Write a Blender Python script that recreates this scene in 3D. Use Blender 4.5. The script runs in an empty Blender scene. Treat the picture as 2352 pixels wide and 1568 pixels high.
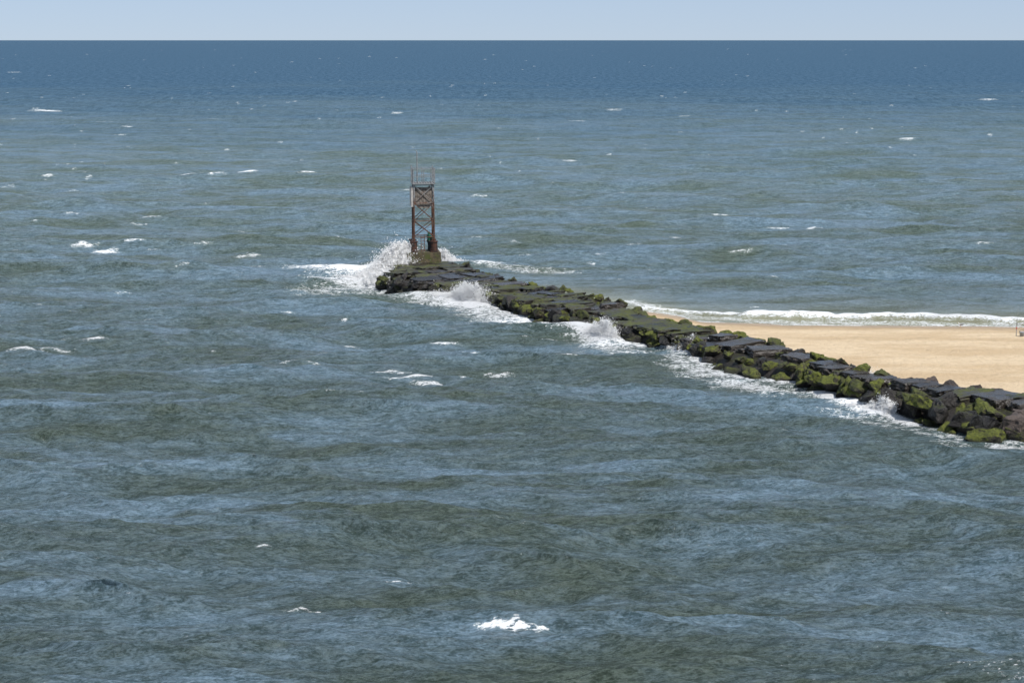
import bpy, bmesh, math, random
import numpy as np
from mathutils import Vector, Matrix, noise as mnoise
random.seed(7); rng = np.random.default_rng(11)
S = bpy.context.scene; C = S.collection
R = math.radians
# ------------------------------------------------------------------ camera
F = 4000.0; H = 20.0; PITCH = math.atan(691/F)
cam = bpy.data.cameras.new('camera'); co = bpy.data.objects.new('camera', cam); C.objects.link(co)
co.location = (0,0,H); co.rotation_euler = (math.pi/2-PITCH,0,0)
cam.sensor_width = 36; cam.lens = F/2352*36; cam.clip_end = 2e6; cam.clip_start = 0.5
S.camera = co
S.view_settings.view_transform = 'Standard'; S.view_settings.look = 'None'; S.view_settings.exposure = 0
def at(px, py, z=0.0):
    a = (px-1176)/F; b = (784-py)/F
    d = Vector((a, math.cos(PITCH)+b*math.sin(PITCH), -math.sin(PITCH)+b*math.cos(PITCH)))
    k = (z-H)/d.z
    return Vector((d.x*k, d.y*k, z))
# ------------------------------------------------------------------ light
SUN_EL, SUN_AZ = R(55), R(140)     # azimuth from +Y toward +X
sd = Vector((math.sin(SUN_AZ)*math.cos(SUN_EL), math.cos(SUN_AZ)*math.cos(SUN_EL), math.sin(SUN_EL)))
sl = bpy.data.lights.new('sun','SUN'); sl.energy = 4.9; sl.angle = R(0.5); sl.color = (1,0.965,0.91)
so = bpy.data.objects.new('sun', sl); C.objects.link(so); so.rotation_euler = sd.to_track_quat('Z','Y').to_euler()
so.location = (0,0,60)
w = bpy.data.worlds.new('World'); S.world = w; w.use_nodes = True
wn = w.node_tree.nodes; wl = w.node_tree.links
sky = wn.new('ShaderNodeTexSky'); sky.sky_type = 'NISHITA'; sky.sun_disc = False
sky.sun_elevation = SUN_EL; sky.sun_rotation = SUN_AZ; sky.air_density = 0.62; sky.dust_density = 0.05; sky.ozone_density = 2.0; sky.altitude = 300
tm = wn.new('ShaderNodeMix'); tm.data_type='RGBA'; tm.blend_type='MULTIPLY'; tm.inputs[0].default_value=1.0
wl.new(sky.outputs[0], tm.inputs[6]); tm.inputs[7].default_value=(0.64,0.69,0.82,1)
hz = wn.new('ShaderNodeMix'); hz.data_type='RGBA'; hz.inputs[0].default_value=0.66      # thin even haze
wl.new(tm.outputs[2], hz.inputs[6]); hz.inputs[7].default_value=(4.35,5.35,6.85,1)
wl.new(hz.outputs[2], wn['Background'].inputs[0]); wn['Background'].inputs[1].default_value = 0.112
# ------------------------------------------------------------------ node helper
class NT:
    def __init__(s, name):
        s.m = bpy.data.materials.new(name); s.m.use_nodes = True
        s.n = s.m.node_tree.nodes; s.l = s.m.node_tree.links; s.b = s.n['Principled BSDF']
    def new(s, t, **k):
        n = s.n.new(t)
        for a, v in k.items(): setattr(n, a, v)
        return n
    def put(s, sock, v):
        if isinstance(v, bpy.types.NodeSocket): s.l.new(v, sock)
        else:
            if isinstance(v, tuple) and len(v) == 3 and sock.type == 'RGBA': v = v+(1,)
            sock.default_value = v
    def noise(s, scale, detail=5, rough=0.55, vec=None, dist=0.0):
        n = s.new('ShaderNodeTexNoise'); n.inputs['Scale'].default_value = scale
        n.inputs['Detail'].default_value = detail; n.inputs['Roughness'].default_value = rough
        n.inputs['Distortion'].default_value = dist
        if vec is not None: s.l.new(vec, n.inputs['Vector'])
        return n.outputs['Fac']
    def math(s, op, a, b=0.0, c=None, clamp=False):
        n = s.new('ShaderNodeMath', operation=op, use_clamp=clamp)
        s.put(n.inputs[0], a); s.put(n.inputs[1], b)
        if c is not None: s.put(n.inputs[2], c)
        return n.outputs[0]
    def ramp(s, v, lo, hi, a=0.0, b=1.0):
        n = s.new('ShaderNodeMapRange', interpolation_type='SMOOTHSTEP')
        s.put(n.inputs[0], v); n.inputs[1].default_value = lo; n.inputs[2].default_value = hi
        n.inputs[3].default_value = a; n.inputs[4].default_value = b
        return n.outputs[0]
    def mix(s, f, a, b):
        n = s.new('ShaderNodeMix', data_type='RGBA')
        s.put(n.inputs[0], f); s.put(n.inputs[6], a); s.put(n.inputs[7], b)
        return n.outputs[2]
    def mapping(s, vec, scale=(1,1,1), loc=(0,0,0), rot=(0,0,0)):
        n = s.new('ShaderNodeMapping'); s.l.new(vec, n.inputs[0])
        n.inputs['Scale'].default_value = scale; n.inputs['Location'].default_value = loc; n.inputs['Rotation'].default_value = rot
        return n.outputs[0]
    def bump(s, h, strength, dist, normal=None):
        n = s.new('ShaderNodeBump'); s.put(n.inputs['Height'], h); s.put(n.inputs['Strength'], strength)
        n.inputs['Distance'].default_value = dist
        if normal is not None: s.l.new(normal, n.inputs['Normal'])
        return n.outputs[0]
    def pos(s): return s.new('ShaderNodeNewGeometry').outputs['Position']
    def obj(s): return s.new('ShaderNodeTexCoord').outputs['Object']
# ------------------------------------------------------------------ water
def water_mat():
    t = NT('sea_water'); P = t.pos()
    sep = t.new('ShaderNodeSeparateXYZ'); t.l.new(P, sep.inputs[0]); Y = sep.outputs[1]
    fo = t.new('ShaderNodeAttribute', attribute_name='foam').outputs['Fac']
    sh = t.new('ShaderNodeAttribute', attribute_name='shallow').outputs['Fac']
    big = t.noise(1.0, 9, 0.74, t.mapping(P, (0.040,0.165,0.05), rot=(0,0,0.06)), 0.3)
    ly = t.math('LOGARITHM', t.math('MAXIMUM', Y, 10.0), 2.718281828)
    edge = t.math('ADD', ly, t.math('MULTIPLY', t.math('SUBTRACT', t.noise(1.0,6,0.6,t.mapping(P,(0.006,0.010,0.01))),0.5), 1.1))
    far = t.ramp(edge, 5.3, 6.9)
    mid = t.noise(1.0, 11, 0.88, t.mapping(P, (0.62,2.1,0.5), rot=(0,0,0.05)))
    fine = t.noise(1.0, 10, 0.94, t.mapping(P, (0.36,0.10,0.3)))
    n1 = t.noise(1.0, 9, 0.80, t.mapping(P, (2.0,6.4,1.0), rot=(0,0,0.03)))
    n2 = t.noise(1.0, 6, 0.78, t.mapping(P, (6.0,18.0,4.0), rot=(0,0,0.08)))
    tone = t.math('ADD', t.math('MULTIPLY', t.math('SUBTRACT', mid, 0.5), 1.0), t.math('ADD', t.math('MULTIPLY', t.math('SUBTRACT', n1, 0.5), 0.9), t.math('MULTIPLY', t.math('SUBTRACT', n2, 0.5), 1.0)))
    ripple_shade = t.ramp(tone, -0.18, 0.20)  # light and dark of the ripple facets, painted into the water colour
    green = t.mix(ripple_shade, (0.042,0.060,0.036), (0.152,0.190,0.138))
    blue_sheen = t.mix(ripple_shade, (0.048,0.084,0.104), (0.190,0.280,0.368))
    near = t.mix(t.ramp(big,0.36,0.64,0.15,0.92), green, blue_sheen)  # patches of pale blue sky sheen mixed into the base colour
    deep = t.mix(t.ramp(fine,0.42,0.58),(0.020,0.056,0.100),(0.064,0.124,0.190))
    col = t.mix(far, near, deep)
    col = t.mix(sh, col, (0.28,0.27,0.16))
    slick = t.ramp(big, 0.40, 0.64, 1.0, 0.55)
    b1 = t.bump(n1, slick, 0.30)
    b2 = t.bump(n2, slick, 0.10, b1)
    fn = t.noise(1.0, 9, 0.76, t.mapping(P, (1.3,2.4,1.5)), 0.6)
    ff = t.noise(1.0, 6, 0.72, t.mapping(P, (5.0,13.0,7.0)), 0.3)
    fv = t.math('ADD', t.math('MULTIPLY', t.math('SUBTRACT', fn, 0.5), 2.8), t.math('MULTIPLY', t.math('SUBTRACT', ff, 0.5), 3.4))
    fm = t.ramp(t.math('ADD', fo, t.math('MULTIPLY', fv, t.ramp(fo,0.0,0.18))), 0.50, 0.76)
    fl = t.noise(1.0, 10, 0.84, t.mapping(P, (2.0,5.5,1.0), loc=(31,7,0)))
    flm = t.math('MULTIPLY', t.ramp(fl, 0.615, 0.70, 0, 0.8), t.ramp(edge,5.5,6.1,1,0.25))
    fm = t.math('MAXIMUM', fm, flm)
    fl2 = t.noise(1.0, 8, 0.85, t.mapping(P, (0.6,0.10,1.0), loc=(3,17,0)))
    fm = t.math('MAXIMUM', fm, t.math('MULTIPLY', t.ramp(fl2, 0.67, 0.76, 0, 0.35), far))
    veil = t.math('MULTIPLY', t.ramp(fo,0.05,0.45,0,0.34), t.ramp(fn,0.44,0.60))
    col = t.mix(veil, col, (0.34,0.42,0.36))
    col = t.mix(fm, col, (0.90,0.91,0.92))
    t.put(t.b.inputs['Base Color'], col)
    t.put(t.b.inputs['Roughness'], t.ramp(fm, 0, 1, 0.08, 0.7))
    t.b.inputs['IOR'].default_value = 1.33
    t.l.new(b2, t.b.inputs['Normal'])
    # wind-roughened distance: facets turned to the viewer hide the mirror reflection
    df = t.new('ShaderNodeBsdfDiffuse'); t.l.new(col, df.inputs[0])
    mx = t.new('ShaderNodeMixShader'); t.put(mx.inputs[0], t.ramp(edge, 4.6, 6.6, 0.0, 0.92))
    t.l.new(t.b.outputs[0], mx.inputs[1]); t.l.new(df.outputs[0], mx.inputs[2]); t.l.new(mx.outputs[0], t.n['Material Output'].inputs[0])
    return t.m
# jetty lines, pixel readings turned into ground points
def zt_px(px): return float(np.interp(px,[880,1600,1850,2080],[1.05,1.12,1.3,1.6]))
back_px = [(1060,604),(1120,625),(1190,642),(1260,655),(1330,670),(1425,690),(1460,712),(1560,735),(1620,748),(1740,775),(1860,805),(1960,838),(2060,858),(2200,880),(2352,897),(2560,925),(2800,965)]
top_px = [(885,634),(930,640),(1000,650),(1090,658),(1150,676),(1200,692),(1300,722),(1380,738),(1500,757),(1590,783),(1650,793),(1800,822),(1900,850),(2020,878),(2100,888),(2200,905),(2300,925),(2352,934),(2560,965),(2800,1000)]
wat_px = [(880,646),(930,658),(990,672),(1060,674),(1080,690),(1150,715),(1240,745),(1330,750),(1385,760),(1405,787),(1500,792),(1575,800),(1620,850),(1700,866),(1800,880),(1900,886),(1965,900),(2010,912),(2030,952),(2100,975),(2210,1012),(2352,1022),(2560,1060),(2800,1100)]
backW = [at(x,y,zt_px(x)) for x,y in back_px]; topW = [at(x,y,zt_px(x)-0.08) for x,y in top_px]; watW = [at(x,y,0) for x,y in wat_px]
O0 = at(960,614,1.05); O1 = at(2060,868,1.6)
AX = (Vector((O1.x,O1.y,0))-Vector((O0.x,O0.y,0))).normalized(); NX = Vector((AX.y, -AX.x, 0)).normalized()
if NX.y > 0: NX = -NX
O0.z = 0
def st(p): d = Vector((p.x,p.y,0))-O0; return d.dot(AX), d.dot(NX)
def line(ws, extra=()):
    a = sorted([st(p) for p in ws]+list(extra)); return np.array([q[0] for q in a]), np.array([q[1] for q in a])
bS,bT = line(backW,[(-7,-4.5),(-3,-4.6)]); tS,tT = line(topW,[(-7,-2.1),(-4.5,-0.6)]); wS,wT = line(watW,[(-7,-1.6),(-4.5,0.2)])
zS = np.array([st(p)[0] for p in backW]); zZ = np.array([p.z for p in backW]); oo = np.argsort(zS); zS=zS[oo]; zZ=zZ[oo]
SMIN = -6.6; SMAX = 92.0
dips = [st(at(x,y,0.4))[0] for x,y in [(1062,668),(1385,752),(1578,792),(1985,895)]]     # low spots where the sea washes in
dipw = [1.1,1.2,1.0,0.45]
def dip(s): return sum(a*math.exp(-((s-c)/1.4)**2) for c,a in zip(dips,dipw))
tz = lambda s: float(np.interp(s,zS,zZ))
fb = lambda s: float(np.interp(s,bS,bT)); ft = lambda s: max(float(np.interp(s,tS,tT))-0.6*dip(s), fb(s)+1.2)
fw = lambda s: max(float(np.interp(s,wS,wT))-0.5*dip(s), ft(s)+0.45)
def W(s,t,z): p = O0+AX*s+NX*t; return Vector((p.x,p.y,z))
TP = at(971,601,1.05); TP = TP+Vector((0,1.35,0.10))
shore = [at(x,y,0) for x,y in [(1300,690),(1480,716),(1560,728),(1610,739),(1800,746),(2050,749),(2352,751),(2800,752),(3600,756)]]
shX = np.array([p.x for p in shore]); shY = np.array([p.y for p in shore])

def grid_mesh(name, X, Yy, Z, mat, attrs={}):
    r, c = X.shape; n = r*c
    me = bpy.data.meshes.new(name); me.vertices.add(n)
    v = np.stack([X,Yy,Z],-1).reshape(-1).astype(np.float32); me.vertices.foreach_set('co', v)
    i = np.arange(n).reshape(r,c)
    q = np.stack([i[:-1,:-1],i[:-1,1:],i[1:,1:],i[1:,:-1]],-1).reshape(-1).astype(np.int32)
    nf = (r-1)*(c-1); me.loops.add(nf*4); me.loops.foreach_set('vertex_index', q)
    me.polygons.add(nf); me.polygons.foreach_set('loop_start', np.arange(0,nf*4,4,dtype=np.int32))
    me.polygons.foreach_set('use_smooth', np.ones(nf,dtype=bool))
    me.update(calc_edges=True)
    for k, a in attrs.items():
        at_ = me.attributes.new(k,'FLOAT','POINT'); at_.data.foreach_set('value', a.reshape(-1).astype(np.float32))
    me.materials.append(mat)
    o = bpy.data.objects.new(name, me); C.objects.link(o); o['kind'] = 'structure'
    return o
def seg_dist(X,Y,pts):
    d = np.full(X.shape, 1e9, dtype=np.float32)
    for a,b in zip(pts[:-1],pts[1:]):
        vx,vy = b.x-a.x,b.y-a.y; L = vx*vx+vy*vy+1e-9
        u = np.clip(((X-a.x)*vx+(Y-a.y)*vy)/L,0,1)
        d = np.minimum(d, np.hypot(X-a.x-u*vx, Y-a.y-u*vy))
    return d
def build_sea():
    NR, NCOL = 1250, 940
    pyv = np.concatenate([np.linspace(3000,1650,60,endpoint=False), np.linspace(1650,94.2,NR), [93.6,93.25,93.08]])
    yv = np.array([at(1176,p,0).y for p in pyv])
    xs = np.linspace(-1,1,NCOL)
    Yg = np.repeat(yv[:,None],NCOL,1); Xg = xs[None,:]*(0.37*yv[:,None]+6)
    dy = np.abs(np.gradient(yv))[:,None]
    X0, Y0 = Xg.astype(np.float32), Yg.astype(np.float32)
    Z = np.zeros_like(X0); DX = np.zeros_like(X0); DY = np.zeros_like(X0)
    sd_ = (Y0-np.interp(X0,shX,shY)); S_ = (X0-O0.x)*AX.x+(Y0-O0.y)*AX.y; T_ = (X0-O0.x)*NX.x+(Y0-O0.y)*NX.y
    bt = np.interp(S_,bS,bT)
    behind = (T_ < bt+1.2)
    calm = np.where(behind, np.clip(sd_/30,0.10,1), 1.0)
    jd = seg_dist(X0,Y0,watW)
    calm = calm*np.clip(0.35+jd/8,0,1)
    Nn = 150
    for i in range(Nn):
        lam = 0.36*(28/0.36)**((i+rng.random())/Nn)
        sp = 0.34 if lam < 3 else (0.42 if lam < 10 else 0.34)
        th = -math.pi/2 - 0.06 + rng.normal()*sp
        k = 2*math.pi/lam; kx, ky = k*math.cos(th), k*math.sin(th)
        slope = 0.060 if lam < 2.5 else 0.060*(2.5/lam)**0.45
        a = slope/k
        fade = np.clip(lam/(3.2*dy*max(abs(math.sin(th)),0.3))-0.5,0,1).astype(np.float32)
        rows = fade[:,0] > 0
        ph = (kx*X0[rows]+ky*Y0[rows]+rng.random()*6.28)
        f = a*fade[rows]
        Z[rows] += f*np.cos(ph); s_ = np.sin(ph)
        q = 0.9 if lam>1.5 else 0.45
        DX[rows] -= f*math.cos(th)*s_*q; DY[rows] -= f*math.sin(th)*s_*q
    Z *= calm; DX *= calm; DY *= calm
    foam = np.zeros_like(X0)
    cr = np.clip((Z/np.maximum(Z[60:].std(),0.01))-2.3,0,1.0)*0.30*np.where(Y0<140,1,0)*(calm>0.9)
    foam = np.maximum(foam, cr.astype(np.float32))
    caps = [(110,255,60,3.4),(82,254,30,2),(245,280,48,4.4),(290,288,25,3),(275,308,30,2),(500,275,60,3.2),(548,266,30,2.5),(740,284,36,2),(722,298,22,3),(435,409,46,3.6),
     (530,406,50,6.5),(565,408,50,7.5),(600,404,40,5),(635,402,44,5.5),(500,410,44,4),(705,393,40,4),(1140,447,42,5),(1100,452,40,2),(480,472,40,2.5),(440,470,40,2),(350,506,50,4.6),(315,512,40,2),(190,567,50,6.4),(238,571,46,6.4),(300,566,54,4),
     (355,572,50,2.5),(565,582,50,4),(1185,553,24,3),(1100,549,60,2),(1873,527,44,5),(1785,525,50,2.5),(1180,568,60,2.5),(600,614,60,2.5),(760,545,50,2),(820,560,60,2),
     (60,803,80,6.5),(212,788,52,6.5),(130,798,60,3),(900,848,70,5),(945,857,90,6),(985,864,70,5),(1022,786,60,4.6),(1090,812,60,5.2),(1110,824,50,3.5),(1075,855,40,3),(1145,850,60,4.4),
     (1295,831,56,4.8),(455,763,36,3),(690,838,90,3),(590,1021,34,2.5),(1120,1465,50,5.2),(1155,1467,60,6.2),(1190,1470,50,5.4),(1230,1475,40,3.4),(605,1272,30,2),(920,1313,60,2),(690,1365,80,2),
     (1410,254,34,3),(1570,268,24,2),(1015,280,30,2),(1330,278,40,2),(2085,322,36,2.6),(1950,330,24,2),(2100,1380,120,1.2),(2270,230,40,2),(910,260,24,2),(950,217,20,2),
     (1955,468,30,2),(1660,490,40,2),(20,431,34,3),(40,166,30,2),(165,436,30,2),(1310,372,30,2),(1560,540,40,2),(2260,560,40,2),(1700,590,50,2),(1500,560,50,2),(2190,690,20,2)]
    nlist = len(caps)
    rr = random.Random(5)
    for _ in range(280):
        py = 112+ (rr.random()**1.1)*320; caps.append((rr.uniform(-200,2552), py, rr.uniform(3,12)*(0.3+py/420), rr.uniform(0.8,1.5)))
    for _ in range(60):
        caps.append((rr.uniform(-100,1900), rr.uniform(400,900), rr.uniform(14,40), rr.uniform(1.5,2.4)))
    for ci,(px,py,wd,hh) in enumerate(caps):
        c = at(px,py,0); ppm = F/math.hypot(c.y,H); wx = wd/2/ppm
        ri = int(np.argmin(np.abs(yv-c.y))); rowd = float(dy[ri,0])
        wy = max(0.08+hh*0.042*min(c.y/110,2.3), rowd*0.75)
        idx = np.where(np.abs(yv-c.y) < wy*5+0.6*wx+rowd)[0]
        if len(idx)==0: continue
        a,b = idx[0], idx[-1]+1
        x_ = X0[a:b]-c.x; y_ = Y0[a:b]-c.y
        tilt = rr.uniform(-0.08,0.14); cur = rr.uniform(-0.08,0.08)
        y_ = y_ - tilt*x_ - cur*x_*x_/max(wx,0.5) - 0.12*np.sin(x_*4.1/max(wx,0.3)+rr.random()*6)*min(wx,1.0)
        g = np.exp(-(x_/(wx*1.25))**4*0.9)*np.exp(-(x_/(wx*1.3))**2*0.5)
        prof = np.where(y_<0, np.exp(-(y_/wy)**2), np.exp(-(y_/(wy*0.5))**2))
        inten = min(1.25, 0.42+hh*0.12) if ci<nlist or py>400 else (0.48 if py<180 else 0.52)
        foam[a:b] = np.maximum(foam[a:b], inten*g*prof)
        hgt = min(0.045*hh,0.30)*min(1,c.y/130) if c.y < 400 else 0.08
        Z[a:b] += hgt*np.exp(-(x_/(wx*1.3))**2)*np.exp(-((y_-wy*0.3)/(wy*1.5+0.3))**2)
    def band(pts, wd, inten, z=0.0, wob=0.0):
        nonlocal foam, Z
        if wob:
            q=[]
            for (x0,y0),(x1,y1) in zip(pts[:-1],pts[1:]):
                for k in range(6): u=k/6; q.append((x0+(x1-x0)*u, y0+(y1-y0)*u+rr.uniform(-wob,wob)))
            pts=q+[pts[-1]]
        P = [at(x,y,0) for x,y in pts]; d = seg_dist(X0,Y0,P)
        foam = np.maximum(foam, inten*np.exp(-(d/wd)**2))
        if z: Z += (z*np.exp(-(d/(wd*0.9))**2)).astype(np.float32)
    band(wat_px[:10],1.5,0.85,0.12); band(wat_px[9:18],0.9,0.80,0.1); band(wat_px[17:20],0.8,1.0,0.1); band(wat_px[19:],0.55,0.55)
    band([(800,628),(860,622),(900,616)],2.6,1.25,0.3); band([(810,647),(890,655),(960,668)],2.0,1.0,0.1)
    band([(715,622),(810,630)],2.2,0.84,0.1); band([(740,644),(830,648)],1.8,0.72)
    band([(640,612),(760,606)],0.8,0.5); band([(700,660),(840,657),(930,680)],1.6,0.5)
    band([(960,678),(1010,688),(1080,704),(1150,730),(1230,752)],2.2,0.72); band([(1030,686),(1100,702)],1.7,1.25,0.2); band([(1060,716),(1150,742),(1215,758)],0.9,0.52)
    band([(1230,756),(1340,768),(1410,794)],1.7,0.68); band([(1325,762),(1400,782)],1.5,1.35,0.3); band([(1430,806),(1540,812),(1612,858)],1.2,0.58); band([(1530,838),(1600,866)],0.8,0.48)
    band([(1556,796),(1600,812)],1.1,1.3,0.3)
    band([(1660,876),(1780,895),(1880,902),(1960,917),(2015,948)],1.3,0.70); band([(1900,905),(1960,925),(2015,948)],1.1,1.3,0.15); band([(1900,945),(2100,990),(2200,1022)],0.7,0.44)
    band([(2290,1028),(2352,1032),(2420,1040)],0.6,0.85)
    band([(1015,600),(1060,603),(1120,610)],1.5,0.95,0.1); band([(1110,612),(1200,620),(1300,624)],1.4,0.48)
    for (px,py) in [(1440,690),(1470,700)]: band([(px,py),(px+30,py+8)],1.0,0.7)
    band([(1470,708),(1540,713),(1640,718),(1760,723),(1900,727)],0.5,0.95,0.15,1.6)
    band([(1720,723),(1850,728),(1960,729),(2080,726),(2200,731),(2352,738),(2700,742)],0.8,1.15,0.30,2.6)
    band([(1500,716),(1600,727),(1750,738),(2000,742),(2352,746),(2800,748)],1.2,0.56,0,2.2)
    band([(1600,738),(1700,743),(1800,745),(2050,748),(2352,750),(2800,751)],0.3,0.85,0,0.6)
    shallow = np.where(behind, np.exp(-np.clip(sd_-3.5,0,None)/4.0)*0.92, 0.0)
    return grid_mesh('sea', X0+DX, Y0+DY, Z, water_mat(), {'foam':foam,'shallow':shallow})
build_sea()
# ------------------------------------------------------------------ beach
def sand_mat():
    t = NT('beach_sand'); P = t.pos()
    sep = t.new('ShaderNodeSeparateXYZ'); t.l.new(P, sep.inputs[0]); z = sep.outputs[2]
    a = t.noise(1.0,7,0.65,t.mapping(P,(0.10,0.36,1),rot=(0,0,0.1))); b = t.noise(2.6,7,0.80,P); c = t.noise(1.0,4,0.6,t.mapping(P,(0.35,1.6,1)))
    col = t.mix(t.ramp(a,0.36,0.64),(0.59,0.430,0.255),(0.73,0.570,0.375))
    col = t.mix(t.ramp(b,0.44,0.72,0,0.60), col, (0.47,0.335,0.200))
    zz = t.math('ADD', z, t.math('MULTIPLY', t.math('SUBTRACT', c, 0.5), 0.16))
    col = t.mix(t.ramp(zz,0.06,0.24,1,0), col, (0.42,0.300,0.180))
    col = t.mix(t.ramp(t.math('ABSOLUTE', t.math('SUBTRACT', zz, 0.42)), 0.0, 0.03, 0.3, 0), col, (0.44,0.33,0.20))
    t.put(t.b.inputs['Base Color'], col); t.put(t.b.inputs['Roughness'], t.ramp(z,0.0,0.14,0.25,0.9))
    t.l.new(t.bump(t.noise(2.0,9,0.75,P),0.9,0.30), t.b.inputs['Normal'])
    return t.m
def bz(d): return 0.86*(1-np.exp(-np.clip(d,0,None)/12))
def build_beach():
    x = np.arange(2,100,0.3); y = np.arange(60,140,0.3); X,Y = np.meshgrid(x,y)
    d = np.interp(X,shX,shY)-Y
    Z = np.where(d>0, bz(d), d*0.07)
    Z += np.where(d>0, 0.03*np.sin(X*0.9+Y*0.7)*np.sin(X*0.31-Y*0.53)+0.02*np.sin(X*2.3)*np.sin(Y*2.9+X)+rng.normal(0,0.012,X.shape),0)*np.clip(d/4,0,1)
    S_ = (X-O0.x)*AX.x+(Y-O0.y)*AX.y; T_ = (X-O0.x)*NX.x+(Y-O0.y)*NX.y
    mid = np.interp(S_,bS,bT)+0.8
    Z = np.where(T_>mid, -1.5, Z)
    grid_mesh('beach', X, Y, Z, sand_mat())
build_beach()
# ------------------------------------------------------------------ rocks
def rock_mat(name, dark, light, moss_lo, moss_hi, m1, m2, rough=0.7, wet=0.0):
    t = NT(name); P = t.pos()
    g = t.new('ShaderNodeNewGeometry'); sep = t.new('ShaderNodeSeparateXYZ'); t.l.new(g.outputs['True Normal'], sep.inputs[0])
    sp = t.new('ShaderNodeSeparateXYZ'); t.l.new(P, sp.inputs[0]); z = sp.outputs[2]
    rnd = t.new('ShaderNodeObjectInfo').outputs['Random']
    a = t.noise(1.6,7,0.65,P); b = t.noise(5,7,0.75,P); c = t.noise(0.8,9,0.76,t.mapping(P,(1,1,1),loc=(9,4,2)))
    col = t.mix(t.ramp(t.math('ADD',a,t.math('MULTIPLY',t.math('SUBTRACT',rnd,0.5),0.35)),0.3,0.7), dark, light)
    col = t.mix(t.ramp(b,0.4,0.7,0,0.5), col, tuple(0.45*v for v in dark))
    mv = t.math('ADD', t.math('MULTIPLY', sep.outputs[2], 0.24), t.math('ADD', t.math('MULTIPLY',c,1.5), t.math('MULTIPLY',t.math('SUBTRACT',b,0.5),0.7)))
    mm = t.ramp(mv, moss_lo+0.14, moss_hi+0.18, 0, 0.95)
    col = t.mix(mm, col, t.mix(t.ramp(b,0.30,0.70), m1, m2))
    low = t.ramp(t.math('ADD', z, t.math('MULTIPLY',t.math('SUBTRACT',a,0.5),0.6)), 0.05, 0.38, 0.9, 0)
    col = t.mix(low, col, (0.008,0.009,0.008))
    t.put(t.b.inputs['Base Color'], col)
    ro = t.math('ADD', t.math('MULTIPLY', mm, 0.4 if wet else 0.1), t.ramp(a,0.3,0.7,rough-0.12,rough+0.12), clamp=True)
    t.put(t.b.inputs['Roughness'], ro)
    b1 = t.bump(t.noise(2.3,9,0.70,P),0.9,0.13 if wet else 0.34); b2 = t.bump(t.noise(11,6,0.7,P),0.7,0.03 if wet else 0.08,b1)
    t.l.new(b2, t.b.inputs['Normal'])
    return t.m
MO1,MO2 = (0.034,0.040,0.007),(0.092,0.104,0.017)
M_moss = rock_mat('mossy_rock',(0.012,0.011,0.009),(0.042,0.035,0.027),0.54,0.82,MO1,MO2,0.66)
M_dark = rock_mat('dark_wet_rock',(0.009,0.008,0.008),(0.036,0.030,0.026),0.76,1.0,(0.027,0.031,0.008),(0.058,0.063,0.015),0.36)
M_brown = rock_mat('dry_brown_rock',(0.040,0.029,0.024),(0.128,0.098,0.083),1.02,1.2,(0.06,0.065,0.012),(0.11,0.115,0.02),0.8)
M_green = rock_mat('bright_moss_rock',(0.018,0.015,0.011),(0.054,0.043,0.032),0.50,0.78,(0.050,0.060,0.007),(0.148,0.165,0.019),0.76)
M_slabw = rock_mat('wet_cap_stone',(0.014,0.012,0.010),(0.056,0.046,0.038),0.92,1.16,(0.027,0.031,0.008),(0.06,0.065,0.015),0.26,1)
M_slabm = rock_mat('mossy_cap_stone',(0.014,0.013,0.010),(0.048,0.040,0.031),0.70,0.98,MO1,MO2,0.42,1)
M_slabd = rock_mat('dry_cap_stone',(0.060,0.046,0.040),(0.175,0.142,0.124),1.2,1.4,MO1,MO2,0.75)
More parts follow.
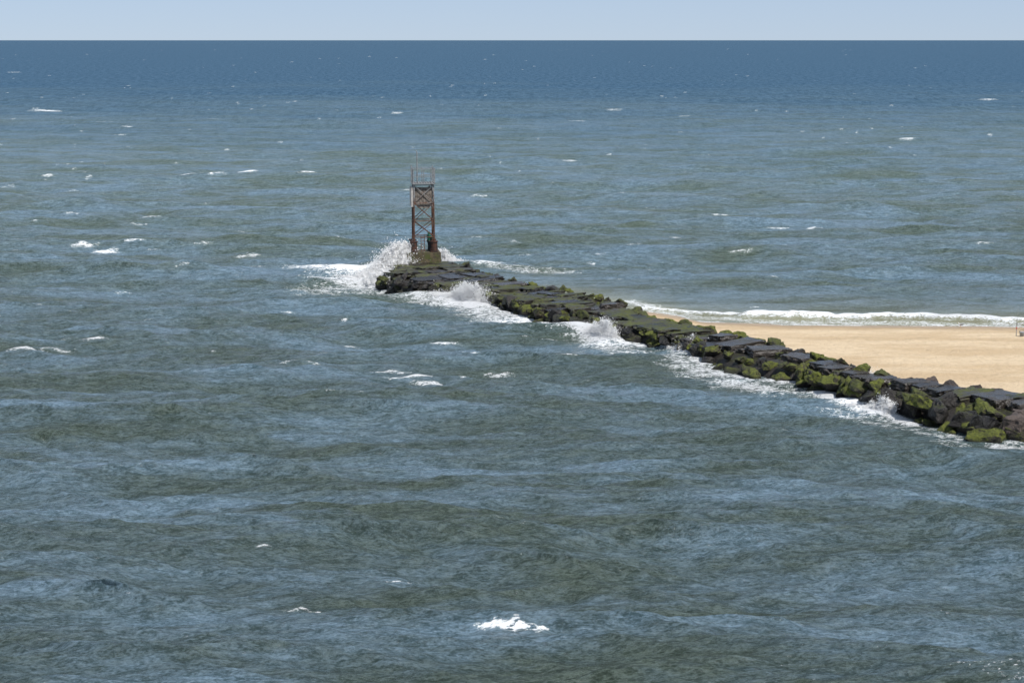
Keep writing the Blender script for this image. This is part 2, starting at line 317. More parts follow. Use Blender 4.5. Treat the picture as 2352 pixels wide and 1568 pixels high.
def rock_mesh(name, r, mat, slab=False):
    bm = bmesh.new(); rx,ry,rz = r
    if slab:
        for sx in (-1,1):
            for sy in (-1,1):
                jx,jy = random.uniform(0.76,1.10), random.uniform(0.74,1.10)
                for sz in (-1,1):
                    bm.verts.new((sx*rx*jx*random.uniform(0.96,1.04), sy*ry*jy*random.uniform(0.94,1.04), sz*rz*random.uniform(0.92,1.06)))
        for k in range(5):
            an = random.uniform(0,6.28); bm.verts.new((rx*1.05*math.cos(an),ry*1.10*math.sin(an),random.uniform(-0.8,0.8)*rz))
    else:
        for k in range(13):
            v = Vector([random.gauss(0,1) for _ in range(3)]).normalized()
            p = 0.58; v = Vector([math.copysign(abs(c)**p,c) for c in v])
            q = random.uniform(0.68,1.12)
            bm.verts.new((v.x*rx*q, v.y*ry*q, v.z*rz*q))
    res = bmesh.ops.convex_hull(bm, input=bm.verts[:])
    kill = list({e for e in res['geom_interior']+res['geom_unused'] if isinstance(e,bmesh.types.BMVert) and e.is_valid})
    bmesh.ops.delete(bm, geom=kill, context='VERTS')
    bmesh.ops.dissolve_limit(bm, angle_limit=0.2, verts=bm.verts[:], edges=bm.edges[:])
    bmesh.ops.bevel(bm, geom=bm.edges[:], offset=min(r)*(0.13 if slab else 0.10), segments=1, affect='EDGES', profile=0.6, clamp_overlap=True)
    for v in bm.verts:
        for i in range(3): v.co[i] = max(-r[i]*1.15, min(r[i]*1.15, v.co[i]))
    bmesh.ops.triangulate(bm, faces=bm.faces[:])
    mr = min(r)
    for _ in range(2):
        long = [e for e in bm.edges if e.calc_length() > mr*0.38]
        if long:
            bmesh.ops.subdivide_edges(bm, edges=long, cuts=2 if _==0 else 1)
            bmesh.ops.triangulate(bm, faces=bm.faces[:])
    off = Vector((random.uniform(0,99),random.uniform(0,99),0)); am = mr*(0.18 if slab else 0.28)
    for v in bm.verts:
        n = mnoise.noise(v.co*(1.4/mr)+off)+0.5*mnoise.noise(v.co*(3.2/mr)+off)+0.28*mnoise.noise(v.co*(7/mr)+off)
        v.co += v.co.normalized()*n*am if not slab else Vector((v.co.x*0.18*n, v.co.y*0.20*n, n*am*0.8))
    bmesh.ops.recalc_face_normals(bm, faces=bm.faces[:])
    me = bpy.data.meshes.new(name); bm.to_mesh(me); bm.free(); me.materials.append(mat)
    return me
ROCKS = []
def add_rock(name, loc, r, mat, look, row, s, slab=False, tilt=0.12):
    dd = Vector((loc.x-TP.x, loc.y-TP.y))
    if dd.length < 4.2 and loc.y < TP.y+0.5:
        if dd.length < 1.6: return
        loc = Vector((loc.x, loc.y, min(loc.z, TP.z-0.14-r[2]*1.1)))
    me = rock_mesh(name, r, mat, slab); o = bpy.data.objects.new(name, me); C.objects.link(o)
    o.location = loc
    base = math.atan2(NX.y,NX.x)
    if slab: o.rotation_euler = (random.gauss(0,tilt),random.gauss(0,tilt*0.6), base+random.gauss(0,0.16))
    else: o.rotation_euler = (random.gauss(0,0.3),random.gauss(0,0.3), random.uniform(0,6.28))
    ROCKS.append((o,look,row,s))
def px_of(p):
    c = math.cos(PITCH); sn = math.sin(PITCH); d = p-Vector((0,0,H))
    dep = d.y*c - d.z*sn; return 1176+F*d.x/dep
def flank_mat(s, row):
    x = random.random()
    if s > 68: return (M_brown,'brown grey') if (row>0 and x<0.80) or x<0.25 else (M_green,'bright mossy')
    if s > 36: return (M_green,'bright mossy') if x<0.58 else ((M_moss,'olive mossy') if x<0.84 else (M_dark,'dark wet'))
    if s > 8: return (M_green,'bright mossy') if x<0.35 else ((M_moss,'olive mossy') if x<0.80 else (M_dark,'dark wet'))
    return (M_moss,'olive mossy') if x<0.55 else (M_dark,'dark wet')
s = SMIN
while s < SMAX:
    g_ = min(1,max(0,(s-56)/12)); k = 1.0+0.70*g_; m,lk = flank_mat(s,0)
    r = random.uniform(0.32,0.85)*k
    add_rock('boulder', W(s, fw(s)-0.62+random.uniform(-0.45,0.45), random.uniform(-0.12,0.20)*k), (r,r*random.uniform(0.6,0.95),r*random.uniform(0.5,0.8)), m, lk, 'at waterline', s)
    s += random.uniform(0.5,1.15)*k*(0.75 if s<0 else 1)
s = SMIN+0.5
while s < SMAX:
    g_ = min(1,max(0,(s-56)/12)); k = 1.0+0.60*g_; m,lk = flank_mat(s,1)
    r = random.uniform(0.38,0.78)*k
    tt = ft(s)+ (fw(s)-ft(s))*0.20
    add_rock('boulder', W(s, tt+random.uniform(-0.25,0.2), tz(s)*random.uniform(0.48,0.68)-0.40*dip(s)), (r,r*random.uniform(0.6,0.95),r*random.uniform(0.5,0.70)), m, lk, 'on near side', s)
    s += random.uniform(0.65,1.1)*k
s = 54
while s < SMAX:                      # the fuller bank toward the shore end
    m,lk = flank_mat(s,1); r = random.uniform(0.7,1.15)
    tt = ft(s)+(fw(s)-ft(s))*0.6
    add_rock('boulder', W(s, tt+random.uniform(-0.15,0.25), tz(s)*random.uniform(0.36,0.55)), (r,r*random.uniform(0.7,0.95),r*random.uniform(0.6,0.8)), m, lk, 'midway up', s)
    s += random.uniform(1.0,1.7)
s = SMIN+0.3
while s < SMAX:
    m,lk = flank_mat(min(s,60),1) if s<58 else (M_brown,'brown grey')
    r = random.uniform(0.42,0.72)
    add_rock('boulder', W(s, fb(s)+0.05+random.uniform(-0.2,0.15), tz(s)-random.uniform(0.22,0.50)), (r,r*0.8,r*0.65), m, lk, 'on far side', s)
    s += random.uniform(1.0,1.6)
for _ in range(8):
    a = random.uniform(0,1); s_ = SMIN-random.uniform(-0.3,0.4); t_ = fb(SMIN)+a*(fw(SMIN)-fb(SMIN)-0.3); m,lk = flank_mat(0,0)
    r = random.uniform(0.45,0.7); add_rock('boulder', W(s_,t_,random.uniform(0.0,0.5)), (r,r*0.85,r*0.7), m, lk, 'at outer end', s_)
s = SMIN+0.3
while s < SMAX:
    dl = random.uniform(0.7,1.8); sc = s+dl/2; t0,t1 = fb(sc)+0.35, ft(sc)+random.uniform(-0.35,0.2)
    wdt = t1-t0
    n = max(1, min(4, round(wdt/random.uniform(1.4,2.8)))); cuts = [0]+[(i+1)/n+random.uniform(-0.25,0.25)/n for i in range(n-1)]+[1]
    for i in range(n):
        a,b = t0+cuts[i]*wdt, t0+cuts[i+1]*wdt; x = random.random(); edge = (i==0 or i==n-1)
        if sc>70: m,lk = (M_slabd,'dry brown grey') if x<0.7 else (M_slabw,'wet dark')
        elif sc>38: m,lk = (M_slabw,'wet dark') if x<0.75 else (M_slabm,'mossy edged')
        else: m,lk = (M_slabw,'wet dark') if x<(0.2 if edge else 0.5) else (M_slabm,'mossy edged')
        h = random.uniform(0.20,0.30)
        dz = random.uniform(-0.10,0.05) - (0.20 if random.random()<0.12 else 0) - (0.30*dip(sc) if i==n-1 else 0.10*dip(sc))
        jl = random.uniform(-0.12,0.12)
        if edge and random.random()<(0.38 if sc<38 else 0.28):
            r = random.uniform(0.45,0.65); mm,lk2 = flank_mat(sc,1)
            add_rock('boulder', W(sc+jl,(a+b)/2,tz(sc)-0.36+min(0,dz)), (r,r*0.8,r*0.7), mm, lk2, 'on top', sc); continue
        add_rock('flat_stone', W(sc+jl,(a+b)/2+random.uniform(-0.05,0.05),tz(sc)-0.02-h+dz), ((b-a)/2*1.06,dl/2*random.uniform(1.0,1.2),h), m, lk, 'top', sc, True, 0.036)
    s += dl
zones = [(-99,3,'below the tower'),(3,12,'right of tower'),(12,22,'left of mid splash'),(22,32,'at mid splash'),
         (32,43,'where surf meets jetty'),(43,54,'by the sand tip'),(54,65,'by middle of beach'),(65,74,'left of dry rocks'),(74,999,'near right edge')]
ordn = ['first','second','third','fourth','fifth','sixth','seventh','eighth','ninth','tenth','eleventh','twelfth','thirteenth','fourteenth','fifteenth','sixteenth','seventeenth','eighteenth','nineteenth','twentieth']+['twenty-'+q for q in ('first','second','third','fourth','fifth','sixth','seventh','eighth','ninth')]+['thirtieth']+['thirty-'+q for q in ('first','second','third','fourth','fifth','sixth','seventh','eighth','ninth')]
from collections import defaultdict
bk = defaultdict(list)
for o,lk,row,s_ in ROCKS:
    z = [q[2] for q in zones if q[0]<=s_<q[1]][0]; bk[(row,z,lk)].append(o)
for (row,z,lk),L in bk.items():
    L.sort(key=lambda o: px_of(o.location))
    for i,o in enumerate(L):
        if row == 'top':
            o['label'] = f'{lk} flat stone, {ordn[i]} from left {z}'; o['category'] = 'flat stone'; o['group'] = 'flat stones along the jetty top'
        else:
            o['label'] = f'{lk} boulder, {ordn[i]} from left {row} {z}'; o['category'] = 'boulder'; o['group'] = 'boulders along the jetty sides'
def build_core():
    ss = np.arange(SMIN-0.1, SMAX+1, 0.5)
    X=[];Y=[];Z=[]
    for s_ in ss:
        b_,t_,w_ = fb(s_),ft(s_),fw(s_); h=tz(s_)-0.48-0.25*dip(s_)
        ts = [b_-0.9,b_-0.25,b_+0.3,t_-0.2,(t_+w_)/2-0.25,w_-0.45]
        zs = [-1.0,h-0.2,h,h,h*0.5,-1.0]
        X.append([W(s_,q,0).x for q in ts]); Y.append([W(s_,q,0).y for q in ts]); Z.append([z+random.uniform(-.1,.1) for z in zs])
    grid_mesh('jetty_rubble_bed', np.array(X),np.array(Y),np.array(Z), M_dark)
build_core()
# ------------------------------------------------------------------ mesh builder
class MB:
    def __init__(s): s.bm = bmesh.new()
    def box(s, c, d, rot=None, bev=0.0):
        r = bmesh.ops.create_cube(s.bm, size=1.0); vs = r['verts']
        M = Matrix.Translation(c) @ (rot.to_4x4() if rot else Matrix()) @ Matrix.Diagonal((*d,1))
        bmesh.ops.transform(s.bm, matrix=M, verts=vs)
        if bev: bmesh.ops.bevel(s.bm, geom=list({e for v in vs for e in v.link_edges}), offset=bev, segments=2, affect='EDGES')
        return s
    def tube(s, a, b, r, r2=None, n=8):
        a,b = Vector(a),Vector(b); d = b-a; q = d.to_track_quat('Z','Y')
        res = bmesh.ops.create_cone(s.bm, cap_ends=True, segments=n, radius1=r, radius2=r if r2 is None else r2, depth=d.length)
        bmesh.ops.transform(s.bm, matrix=Matrix.Translation((a+b)/2) @ q.to_matrix().to_4x4(), verts=res['verts']); return s
    def loft(s, rings):
        n = 10; prev = None
        for (c,ux,uy) in rings:
            c,ux,uy = Vector(c),Vector(ux),Vector(uy)
            cur = [s.bm.verts.new(c+ux*math.cos(2*math.pi*i/n)+uy*math.sin(2*math.pi*i/n)) for i in range(n)]
            if prev:
                for i in range(n): s.bm.faces.new((prev[i],prev[(i+1)%n],cur[(i+1)%n],cur[i]))
            else: s.bm.faces.new(cur[::-1])
            prev = cur
        s.bm.faces.new(prev); return s
    def poly(s, pts, thick):
        vs = [s.bm.verts.new(p) for p in pts]; f = s.bm.faces.new(vs)
        r = bmesh.ops.extrude_face_region(s.bm, geom=[f]); nv = [v for v in r['geom'] if isinstance(v,bmesh.types.BMVert)]
        bmesh.ops.translate(s.bm, vec=thick, verts=nv); return s
    def build(s, name, mat, parent=None, smooth=False):
        bmesh.ops.recalc_face_normals(s.bm, faces=s.bm.faces[:])
        me = bpy.data.meshes.new(name); s.bm.to_mesh(me); s.bm.free(); me.materials.append(mat)
        if smooth:
            for p in me.polygons: p.use_smooth = True
        o = bpy.data.objects.new(name, me); C.objects.link(o); o.parent = parent; return o
def tag(o,label,cat,group=None):
    o['label']=label; o['category']=cat
    if group: o['group']=group
    return o
def empty(name,loc,rz=0):
    o = bpy.data.objects.new(name,None); C.objects.link(o); o.location=loc; o.rotation_euler=(0,0,rz); return o
def simple(name, c1, c2, scale=6, rough=0.6, metal=0.0, bump=0.02):
    t = NT(name); O = t.obj(); n = t.noise(scale,6,0.6,O)
    t.put(t.b.inputs['Base Color'], t.mix(t.ramp(n,0.35,0.65),c1,c2)); t.b.inputs['Roughness'].default_value = rough; t.b.inputs['Metallic'].default_value = metal
    if bump: t.l.new(t.bump(n,0.5,bump), t.b.inputs['Normal'])
    return t.m
# ------------------------------------------------------------------ tower
def steel_mat():
    t = NT('weathered_steel'); O = t.obj(); sp = t.new('ShaderNodeSeparateXYZ'); t.l.new(O, sp.inputs[0])
    n = t.noise(4,7,0.7,O); n2 = t.noise(9,6,0.75,O)
    rust = t.mix(t.ramp(n2,0.38,0.62),(0.026,0.014,0.010),(0.14,0.054,0.024))
    f = t.ramp(t.math('ADD', sp.outputs[2], t.math('MULTIPLY',t.math('SUBTRACT',n,0.5),5.0)), 4.6, 6.2, 1, 0)
    t.put(t.b.inputs['Base Color'], t.mix(f, (0.24,0.24,0.24), rust)); t.b.inputs['Roughness'].default_value = 0.7
    return t.m
M_steel = steel_mat()
M_galv = simple('galvanised_steel',(0.13,0.13,0.13),(0.27,0.27,0.265),8,0.6,0.0)
M_board = simple('weathered_board',(0.080,0.066,0.055),(0.24,0.205,0.172),4.5,0.85)
M_white = simple('faded_white_paint',(0.24,0.22,0.20),(0.42,0.39,0.36),3,0.7)
def conc_mat():
    t = NT('stained_concrete'); O = t.obj()
    n = t.noise(3,7,0.7,O); n2 = t.noise(2.2,6,0.65,O)
    c = t.mix(t.ramp(n,0.35,0.65),(0.040,0.032,0.018),(0.115,0.090,0.048)); c = t.mix(t.ramp(n2,0.48,0.60), c, (0.060,0.066,0.014))
    t.put(t.b.inputs['Base Color'], c); t.b.inputs['Roughness'].default_value = 0.8; t.l.new(t.bump(n,0.8,0.08), t.b.inputs['Normal']); return t.m
M_conc = conc_mat()
M_pil = simple('rusty_pile',(0.016,0.010,0.008),(0.09,0.034,0.018),5,0.75)
tw = empty('navigation_tower', TP, R(8)); tag(tw,'rusty steel lattice light tower on a concrete block at the jetty end','tower')
MB().box((-0.08,0,0.19),(3.0,2.6,0.98),bev=0.03).build('concrete_base',M_conc,tw)
cor = [(-.88,-.8),(.88,-.8),(.88,.8),(-.88,.8)]
for (x,y) in cor:
    m = MB(); m.tube((x,y,0.60),(x,y,1.55),0.30,0.27,14); m.tube((x,y,1.552),(x,y,1.64),0.33,0.33,14)
    m.tube((x,y,0.682),(x,y,0.78),0.37,0.37,14)
    m.build('pile',M_pil,tw)
def cp(i,z): x,y = cor[i%4]; f = 1-0.008*(z-1.6); return Vector((x*f,y*f,z))
for i in range(4):
    MB().tube(cp(i,1.6),cp(i,6.55),0.072,0.058).build('leg',M_steel,tw)
LV = [1.98,3.38,4.95,6.50]
for li,z in enumerate(LV):
    m = MB()
    for i in range(4): m.tube(cp(i,z),cp(i+1,z),0.040)
    m.build('ring_beam',M_steel,tw)
    if li<3:
        for i in range(4):
            m = MB(); m.tube(cp(i,z+.03),cp(i+1,LV[li+1]-.03),0.030); m.tube(cp(i+1,z+.03),cp(i,LV[li+1]-.03),0.030)
            m.build('cross_brace',M_steel,tw)
m = MB(); m.box((0,0,6.62),(2.0,2.0,0.06))
for i in range(9): m.box((-0.9+i*0.225,0,6.68),(0.04,1.9,0.05))
m.build('platform',M_galv,tw)
m = MB(); h=0.93
rc = [(-h,-h),(h,-h),(h,h),(-h,h)]
for i in range(4):
    a,b = rc[i],rc[(i+1)%4]
    for zz in (7.25,7.9): m.tube((*a,zz),(*b,zz),0.022)
    m.tube((*a,6.6),(*a,7.92+0.07*i),0.045)
    m.tube(((a[0]+b[0])/2,(a[1]+b[1])/2,6.6),((a[0]+b[0])/2,(a[1]+b[1])/2,7.9),0.028)
m.tube((0.62,-h,6.6),(0.62,-h,8.0),0.034)
m.build('railing',M_galv,tw)
m = MB(); m.tube((-0.55,-0.6,6.6),(-0.55,-0.6,9.35),0.052,0.042); m.tube((-0.55,-0.6,9.35),(-0.66,-0.6,9.47),0.036,0.026); m.build('antenna_mast',M_galv,tw)
m = MB(); m.poly([(-0.76,-0.62,4.85),(-0.45,-0.62,4.5),(0.45,-0.62,4.5),(0.76,-0.62,4.85),(0.76,-0.62,6.30),(-0.76,-0.62,6.30)],Vector((0,0.05,0)))
for k in range(8): m.box((-0.62+k*0.178,-0.63,5.5),(0.14,0.03,1.45+0.06*(k%2)))
m.build('day_board',M_board,tw)
m = MB(); m.poly([(-1.04,-0.8,4.65),(-1.04,0.8,4.65),(-1.04,0.8,6.35),(-1.04,-0.8,6.35)],Vector((-0.05,0,0)))
m.box((-1.02,-0.79,5.5),(0.18,0.05,1.74)); m.build('side_board',M_white,tw)
m = MB(); m.poly([(0.6,-0.5,4.9),(0.6,0.7,4.9),(0.6,0.7,6.3),(0.6,-0.5,6.3)],Vector((0.04,0,0))); m.build('day_board',M_board,tw)
m = MB()
for x in (-0.28,0.02): m.tube((x,-0.95,0.69),(x,-0.86,2.1),0.024)
for k in range(5): m.tube((-0.28,-0.94+k*0.018,0.85+k*0.27),(0.02,-0.94+k*0.018,0.85+k*0.27),0.02)
m.build('ladder',M_steel,tw)
# ------------------------------------------------------------------ spray
def spray_mat():
    t = NT('sea_spray'); t.b.inputs['Base Color'].default_value=(0.99,0.99,0.99,1); t.b.inputs['Roughness'].default_value=0.8
    tr = t.new('ShaderNodeBsdfTranslucent'); tr.inputs[0].default_value=(0.99,0.99,0.99,1)
    mx = t.new('ShaderNodeMixShader'); mx.inputs[0].default_value=0.30
    t.l.new(t.b.outputs[0],mx.inputs[1]); t.l.new(tr.outputs[0],mx.inputs[2]); t.l.new(mx.outputs[0], t.n['Material Output'].inputs[0]); return t.m
M_spray = spray_mat()
OV = np.array([(1,1,1),(-1,-1,1),(-1,1,-1),(1,-1,-1)],float)*0.8
OF = np.array([(0,1,3),(0,2,1),(0,3,2),(1,2,3)])
def splash(a, b, hmax, n, spread, drift, size, label, peak=0.5, seed=0, nj=60, thick=0.3, core=0.0, soft=1.0, lumps=0, lfrac=0.6):
    g = np.random.default_rng(seed)
    a,b = Vector(a),Vector(b); org = (a+b)/2; org.z=0
    ju = g.random(nj); jh = hmax*(0.15+0.85*np.exp(-((ju-peak)/0.26)**2))*g.uniform(0.45,1.0,nj)
    jd = g.normal(0,spread,(nj,2))*np.array([1,1.4])+np.array(drift)
    jw = g.random(nj)**1.5+0.15; jw/=jw.sum()
    j = g.choice(nj,n,p=jw); u = ju[j]+g.normal(0,0.03*soft,n)
    tt = np.where(g.random(n)<0.72, g.random(n)**1.1*0.80, 1-(1-g.random(n))**0.6)
    hh = jh[j]*(2*tt-tt*tt)*(1-0.35*g.random(n)**2)
    wid = (0.10+0.34*tt**1.3)*min(1.0,hmax/2.0)*(0.6+0.8*g.random(n))*soft
    base = np.array([[a.x,a.y]])+(np.array([[b.x-a.x,b.y-a.y]])*u[:,None])
    xy = base+jd[j]*tt[:,None]*jh[j][:,None]+g.normal(0,1,(n,2))*wid[:,None]
    xy[:,1] += g.normal(0,thick,n)
    z = hh+g.normal(0,0.12*soft,n)*min(1,hmax/2)+0.05
    if lumps:      # billowing clumps of spray instead of single jets
        m_ = int(n*lfrac); cu = np.clip(g.normal(peak,0.26,lumps),0.0,1.0)
        env = hmax*np.exp(-((cu-peak)/0.34)**2); cz = env*g.random(lumps)**0.9*0.88
        cr_ = g.uniform(0.12,0.48,lumps)*(1.1-0.5*cz/hmax)*min(1,hmax/1.8)
        cx = a.x+(b.x-a.x)*cu+drift[0]*cz; cy = a.y+(b.y-a.y)*cu+g.normal(0,thick,lumps)+drift[1]*cz
        k = g.integers(0,lumps,m_); dv = g.normal(0,1,(m_,3)); dv/=np.linalg.norm(dv,axis=1)[:,None]
        rad_ = cr_[k]*(g.random(m_)**0.5)*(1+0.35*np.abs(g.normal(0,1,m_))**2.0)
        xy[:m_,0] = cx[k]+dv[:,0]*rad_; xy[:m_,1] = cy[k]+dv[:,1]*rad_; z[:m_] = np.maximum(0.02, cz[k]+dv[:,2]*rad_*1.25)
    P = np.concatenate([xy,z[:,None]],1)-np.array([[org.x,org.y,0]])
    rad = size*(0.4+1.6*g.random(n)**3)*(1.3-0.8*tt)
    q = g.normal(0,1,(n,3,3)); q,_ = np.linalg.qr(q)
    V = (P[:,None,:]+np.einsum('vk,nkl->nvl',OV,q)*rad[:,None,None]).reshape(-1,3)
    Fc = (OF[None]+4*np.arange(n)[:,None,None]).reshape(-1)
    if core>0:
        nu,nv = 110,34; cv=[]; cf=[]
        dirx = Vector((b.x-a.x,b.y-a.y,0)); L=dirx.length; dirx.normalize()
        for iu in range(nu):
            uu = iu/(nu-1)
            hc = core*hmax*(0.10+0.90*math.exp(-((uu-peak)/0.22)**2))*(0.85+0.7*mnoise.noise(Vector((uu*13,seed,0))))*min(1,8*uu,8*(1-uu))
            for iv in range(nv):
                vv = iv/(nv-1); an = math.pi*vv
                ww = (0.40+0.35*hc)
                px_,py_ = dirx.x*(uu-0.5)*L, dirx.y*(uu-0.5)*L
                nn = mnoise.noise(Vector((uu*L*1.3,an*1.6,seed)))*0.5+mnoise.noise(Vector((uu*L*3.0,an*3.4,seed)))*0.4+mnoise.noise(Vector((uu*L*7,an*8,seed)))*0.25
                rr_ = 1+nn*0.9
                cv.append((px_+drift[0]*hc*math.sin(an)+nn*0.3, py_-math.cos(an)*ww*rr_, max(-0.2,math.sin(an)**0.8*hc*rr_)))
        off = len(V); V = np.concatenate([V,np.array(cv)])
        for iu in range(nu-1):
            for iv in range(nv-1):
                p=off+iu*nv+iv; cf += [p,p+1,p+nv+1, p,p+nv+1,p+nv]
        Fc = np.concatenate([Fc,np.array(cf)])
    me = bpy.data.meshes.new('wave_splash'); me.vertices.add(len(V)); me.vertices.foreach_set('co',V.reshape(-1).astype(np.float32))
    nf = len(Fc)//3; me.loops.add(nf*3); me.loops.foreach_set('vertex_index',Fc.astype(np.int32)); me.polygons.add(nf); me.polygons.foreach_set('loop_start',np.arange(0,nf*3,3,dtype=np.int32)); me.update(calc_edges=True)
    me.materials.append(M_spray); o = bpy.data.objects.new('wave_splash',me); C.objects.link(o); o.location = org
    tag(o,label,'splash','splashes of waves breaking on the jetty')
splash(at(835,640),at(985,620),3.05,180000,0.05,(-0.05,0.12),0.031,'tallest white splash bursting up left of the tower base',0.56,1,130,0.5,0.66,1.7,190,0.66)
splash(at(775,634),at(895,650),1.0,36000,0.12,(0,0),0.025,'low white surge spreading left from the jetty end',0.9,12,90,1.1,0.35,1.6,100,0.6)
splash(at(1000,604),at(1085,611),1.35,32000,0.08,(0.1,0.1),0.025,'white splash rising behind the tower on its right side',0.15,2,80,0.4,0.5,1.4,60,0.6)
splash(at(990,680),at(1135,702),1.8,34000,0.30,(0.2,0.1),0.017,'fan of thin spray over the rocks just right of the tower',0.62,3,32,0.3,0.22,0.9,40,0.35)
splash(at(1310,764),at(1410,784),1.55,28000,0.28,(0.1,0.1),0.018,'white splash hitting the middle of the jetty',0.72,4,26,0.3,0.36,0.9,36,0.35)
splash(at(1530,798),at(1605,812),1.15,16000,0.28,(0.15,0),0.018,'small splash in the notch left of the sand',0.72,5,20,0.25,0.42,0.9,26,0.35)
splash(at(1925,896),at(2010,908),1.7,18000,0.22,(0.5,0.1),0.017,'thin spray shooting up beside the wide sand',0.7,6,16,0.15,0.25)
splash(at(1960,936),at(2045,952),1.1,22000,0.28,(0.1,0),0.019,'white splash against the rocks left of the dry boulders',0.78,7,24,0.3,0.5,0.9,26,0.4)
# ------------------------------------------------------------------ people
def skin_obj(name, verts, edges, rad, mat, parent, root=0, sub=2):
    me = bpy.data.meshes.new(name); me.from_pydata(verts,edges,[]); o = bpy.data.objects.new(name,me); C.objects.link(o); o.parent=parent
    md = o.modifiers.new('Skin','SKIN'); md.use_smooth_shade=True
    for i,r in enumerate(rad):
        me.skin_vertices[0].data[i].radius = (r,r) if not isinstance(r,tuple) else r; me.skin_vertices[0].data[i].use_root = (i==root)
    sb = o.modifiers.new('Subsurf','SUBSURF'); sb.levels=sub; sb.render_levels=sub
    me.materials.append(mat); return o
M_skin = simple('skin',(0.42,0.24,0.16),(0.50,0.30,0.2),5,0.5,0,0)
M_jacket = simple('green_jacket',(0.010,0.095,0.055),(0.020,0.15,0.09),10,0.8)
M_trous = simple('dark_trousers',(0.012,0.014,0.018),(0.03,0.032,0.036),10,0.8)
M_boot = simple('black_rubber',(0.01,0.01,0.01),(0.03,0.03,0.03),10,0.5)
M_rod = simple('rod_blank',(0.03,0.03,0.03),(0.07,0.06,0.05),10,0.4)
pp = TP+Vector((0.50,-0.15,0.682))
pr = empty('person', pp, R(-62)); tag(pr,'person in dark green jacket standing behind a tower pile holding a rod','person')
V=[];E=[];Rr=[]
def v(p,r,frm=None):
    V.append(p); Rr.append(r)
    if frm is not None: E.append((frm,len(V)-1))
    return len(V)-1
p0=v((0,0,.95),(.15,.11)); p1=v((0,0,1.12),(.13,.10),p0); p2=v((0,0,1.33),(.17,.11),p1); p3=v((0,0,1.46),.062,p2); p4=v((0,.015,1.56),.082,p3); p5=v((0,.02,1.66),(.078,.092),p4); p6=v((0,.01,1.73),.05,p5)
v((0,.115,1.585),.013,p4)
for sx in (-1,1):
    sh=v((sx*.19,0,1.40),.065,p2); el=v((sx*.25,.10,1.15),.045,sh); wr=v((sx*.09,.32,1.14+.05*sx),.03,el); pa=v((sx*.055,.38,1.15+.05*sx),.032,wr)
    for q in range(4):
        bx=(sx*(.055-.02*q)*0.6+sx*0.02,.42+.006*q,1.165+.05*sx-.02*q); k1=v(bx,.0095,pa); k2=v((bx[0]-sx*.03,bx[1]+.012,bx[2]-.01),.0085,k1); v((bx[0]-sx*.035,bx[1]-.015,bx[2]-.02),.0075,k2)
    k=v((sx*.03,.38,1.19+.05*sx),.0105,pa); v((sx*.005,.405,1.195+.05*sx),.009,k)
    hp=v((sx*.1,0,.88),.095,p0); kn=v((sx*.13,.04,.49),.06,hp); an=v((sx*.14,0,.10),.042,kn); v((sx*.16,.16,.04),.035,an)
skin_obj('body',V,E,Rr,M_skin,pr)
skin_obj('jacket',[(0,0,.86),(0,0,1.0),(0,0,1.15),(0,0,1.33),(0,0,1.45),(-.2,0,1.40),(-.255,.10,1.15),(-.10,.30,1.09),(.2,0,1.40),(.255,.10,1.15),(.10,.30,1.19)],[(0,1),(1,2),(2,3),(3,4),(3,5),(5,6),(6,7),(3,8),(8,9),(9,10)],[(.19,.15),(.185,.15),(.18,.145),(.21,.15),.09,.095,.07,.052,.095,.07,.052],M_jacket,pr,2)
skin_obj('trousers',[(0,0,.98),(-.1,0,.86),(-.13,.04,.49),(-.14,0,.14),(.1,0,.86),(.13,.04,.49),(.14,0,.14)],[(0,1),(1,2),(2,3),(0,4),(4,5),(5,6)],[(.17,.13),.12,.085,.075,.12,.085,.075],M_trous,pr)
for sx in (-1,1): skin_obj('boot',[(sx*.14,-.02,.2),(sx*.14,-.01,.06),(sx*.16,.18,.045)],[(0,1),(1,2)],[.07,.06,.05],M_boot,pr,1)
skin_obj('hood',[(0,-.03,1.47),(0,-.035,1.60),(0,-.015,1.72)],[(0,1),(1,2)],[(.10,.09),(.105,.10),(.075,.08)],M_jacket,pr,1)
rd = empty('fishing_rod', pp, R(-62)); tag(rd,'thin dark fishing rod held by the person on the tower block','fishing rod')
MB().tube((0.0,.20,1.00),(0,.62,1.36),.016,.014).build('handle',M_boot,rd)
MB().tube((0,.62,1.36),(0,2.3,2.55),.012,.005,6).build('blank',M_rod,rd)
m=MB(); m.tube((-.03,.46,1.16),(.03,.46,1.16),.04,.04,10); m.build('reel',M_galv,rd)
# ------------------------------------------------------------------ beach gear
def beach_z(p):
    return float(bz(float(np.interp(p.x,shX,shY))-p.y))
def on_beach(px,py):
    z=0.1
    for _ in range(25): z = 0.5*z+0.5*beach_z(at(px,py,z))
    return at(px,py,z)
q = on_beach(2334,772)
sp = empty('rod_holder', q); tag(sp,'white tube rod holder stuck in the sand near the right edge','rod holder')
MB().tube((0,0,-.15),(0.0,0,.70),.03,.03,10).build('tube',M_white,sp); MB().tube((0,0,.50),(0,0,.62),.035,.035,10).build('red_band',simple('red_plastic',(0.45,0.03,0.02),(0.55,0.05,0.03)),sp)
rr_=empty('fishing_rod', q+Vector((0,0,0))); tag(rr_,'tall surf fishing rod standing upright in the white tube on the sand','fishing rod')
MB().tube((0,0,.12),(0,0,0.95),.016,.014).build('handle',M_boot,rr_); MB().tube((0,0,.95),(.05,0,2.2),.010,.003,6).build('blank',M_galv,rr_)
m=MB(); m.tube((-.05,-.05,.86),(.05,-.05,.86),.04,.04,10); m.build('reel',M_galv,rr_)
q2 = on_beach(2347,773)
bu = empty('bucket', q2); tag(bu,'grey bucket on the sand at the right edge of the photo','bucket')
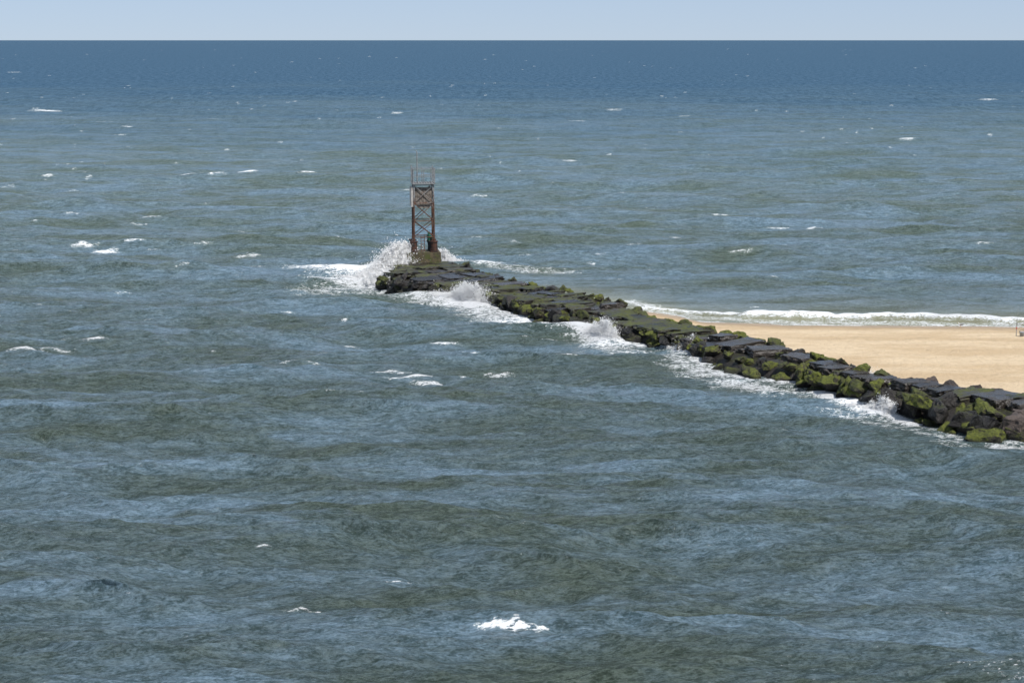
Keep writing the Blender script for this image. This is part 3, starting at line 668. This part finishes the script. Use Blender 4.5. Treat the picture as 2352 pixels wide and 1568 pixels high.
m=MB(); m.loft([((0,0,0),(.14,0,0),(0,.14,0)),((0,0,.30),(.175,0,0),(0,.175,0)),((0,0,.33),(.185,0,0),(0,.185,0)),((0,0,.345),(.16,0,0),(0,.16,0))]); m.build('pail',simple('grey_plastic',(0.2,0.21,0.22),(0.3,0.31,0.32)),bu,True)
m=MB(); pts=[(0.18*math.cos(a),0,.32+.15*math.sin(a)) for a in [math.pi*i/8 for i in range(9)]]
for a,b in zip(pts[:-1],pts[1:]): m.tube(a,b,.012,n=6)
m.build('handle',M_boot,bu)
def gull(px,py,rz,label):
    p = on_beach(px,py); g = empty('gull', p, rz); tag(g,label,'bird')
    Mw = bpy.data.materials.get('gull_white') or simple('gull_white',(0.6,0.6,0.6),(0.72,0.72,0.72),20,0.7)
    Mg = bpy.data.materials.get('gull_grey') or simple('gull_grey',(0.12,0.12,0.13),(0.2,0.2,0.21),20,0.7)
    My = bpy.data.materials.get('gull_yellow') or simple('gull_yellow',(0.5,0.3,0.03),(0.6,0.35,0.05),20,0.6)
    m=MB(); R_=lambda x,z,r,ry: ((x,0,z),(0,ry,0),(0,0,r))
    m.loft([R_(-.22,.22,.012,.03),R_(-.15,.215,.04,.05),R_(-.05,.20,.075,.075),R_(.06,.21,.08,.075),R_(.12,.25,.06,.05),R_(.145,.30,.04,.036),R_(.16,.335,.042,.037),R_(.195,.34,.03,.026),R_(.215,.336,.012,.012)]); m.build('body',Mw,g,True)
    for sy in (-1,1):
        m=MB(); m.loft([((.08,sy*.07,.235),(0,.012,0),(0,0,.045)),((-.06,sy*.078,.23),(0,.014,0),(0,0,.05)),((-.2,sy*.045,.235),(0,.01,0),(0,0,.025)),((-.32,sy*.01,.245),(0,.004,0),(0,0,.006))]); m.build('wing',Mg,g,True)
        m=MB(); m.tube((0,sy*.03,.14),(-.01,sy*.03,.07),.009,.007,6); m.tube((-.01,sy*.03,.07),(0,sy*.03,.006),.006,.006,6); m.tube((-.01,sy*.03,.006),(.05,sy*.03,.005),.009,.005,6); m.build('leg',My,g)
    MB().tube((.213,0,.336),(.265,0,.322),.011,.003,6).build('beak',My,g)
gull(2206,752,R(200),'grey and white gull standing on wet sand at the surf edge')
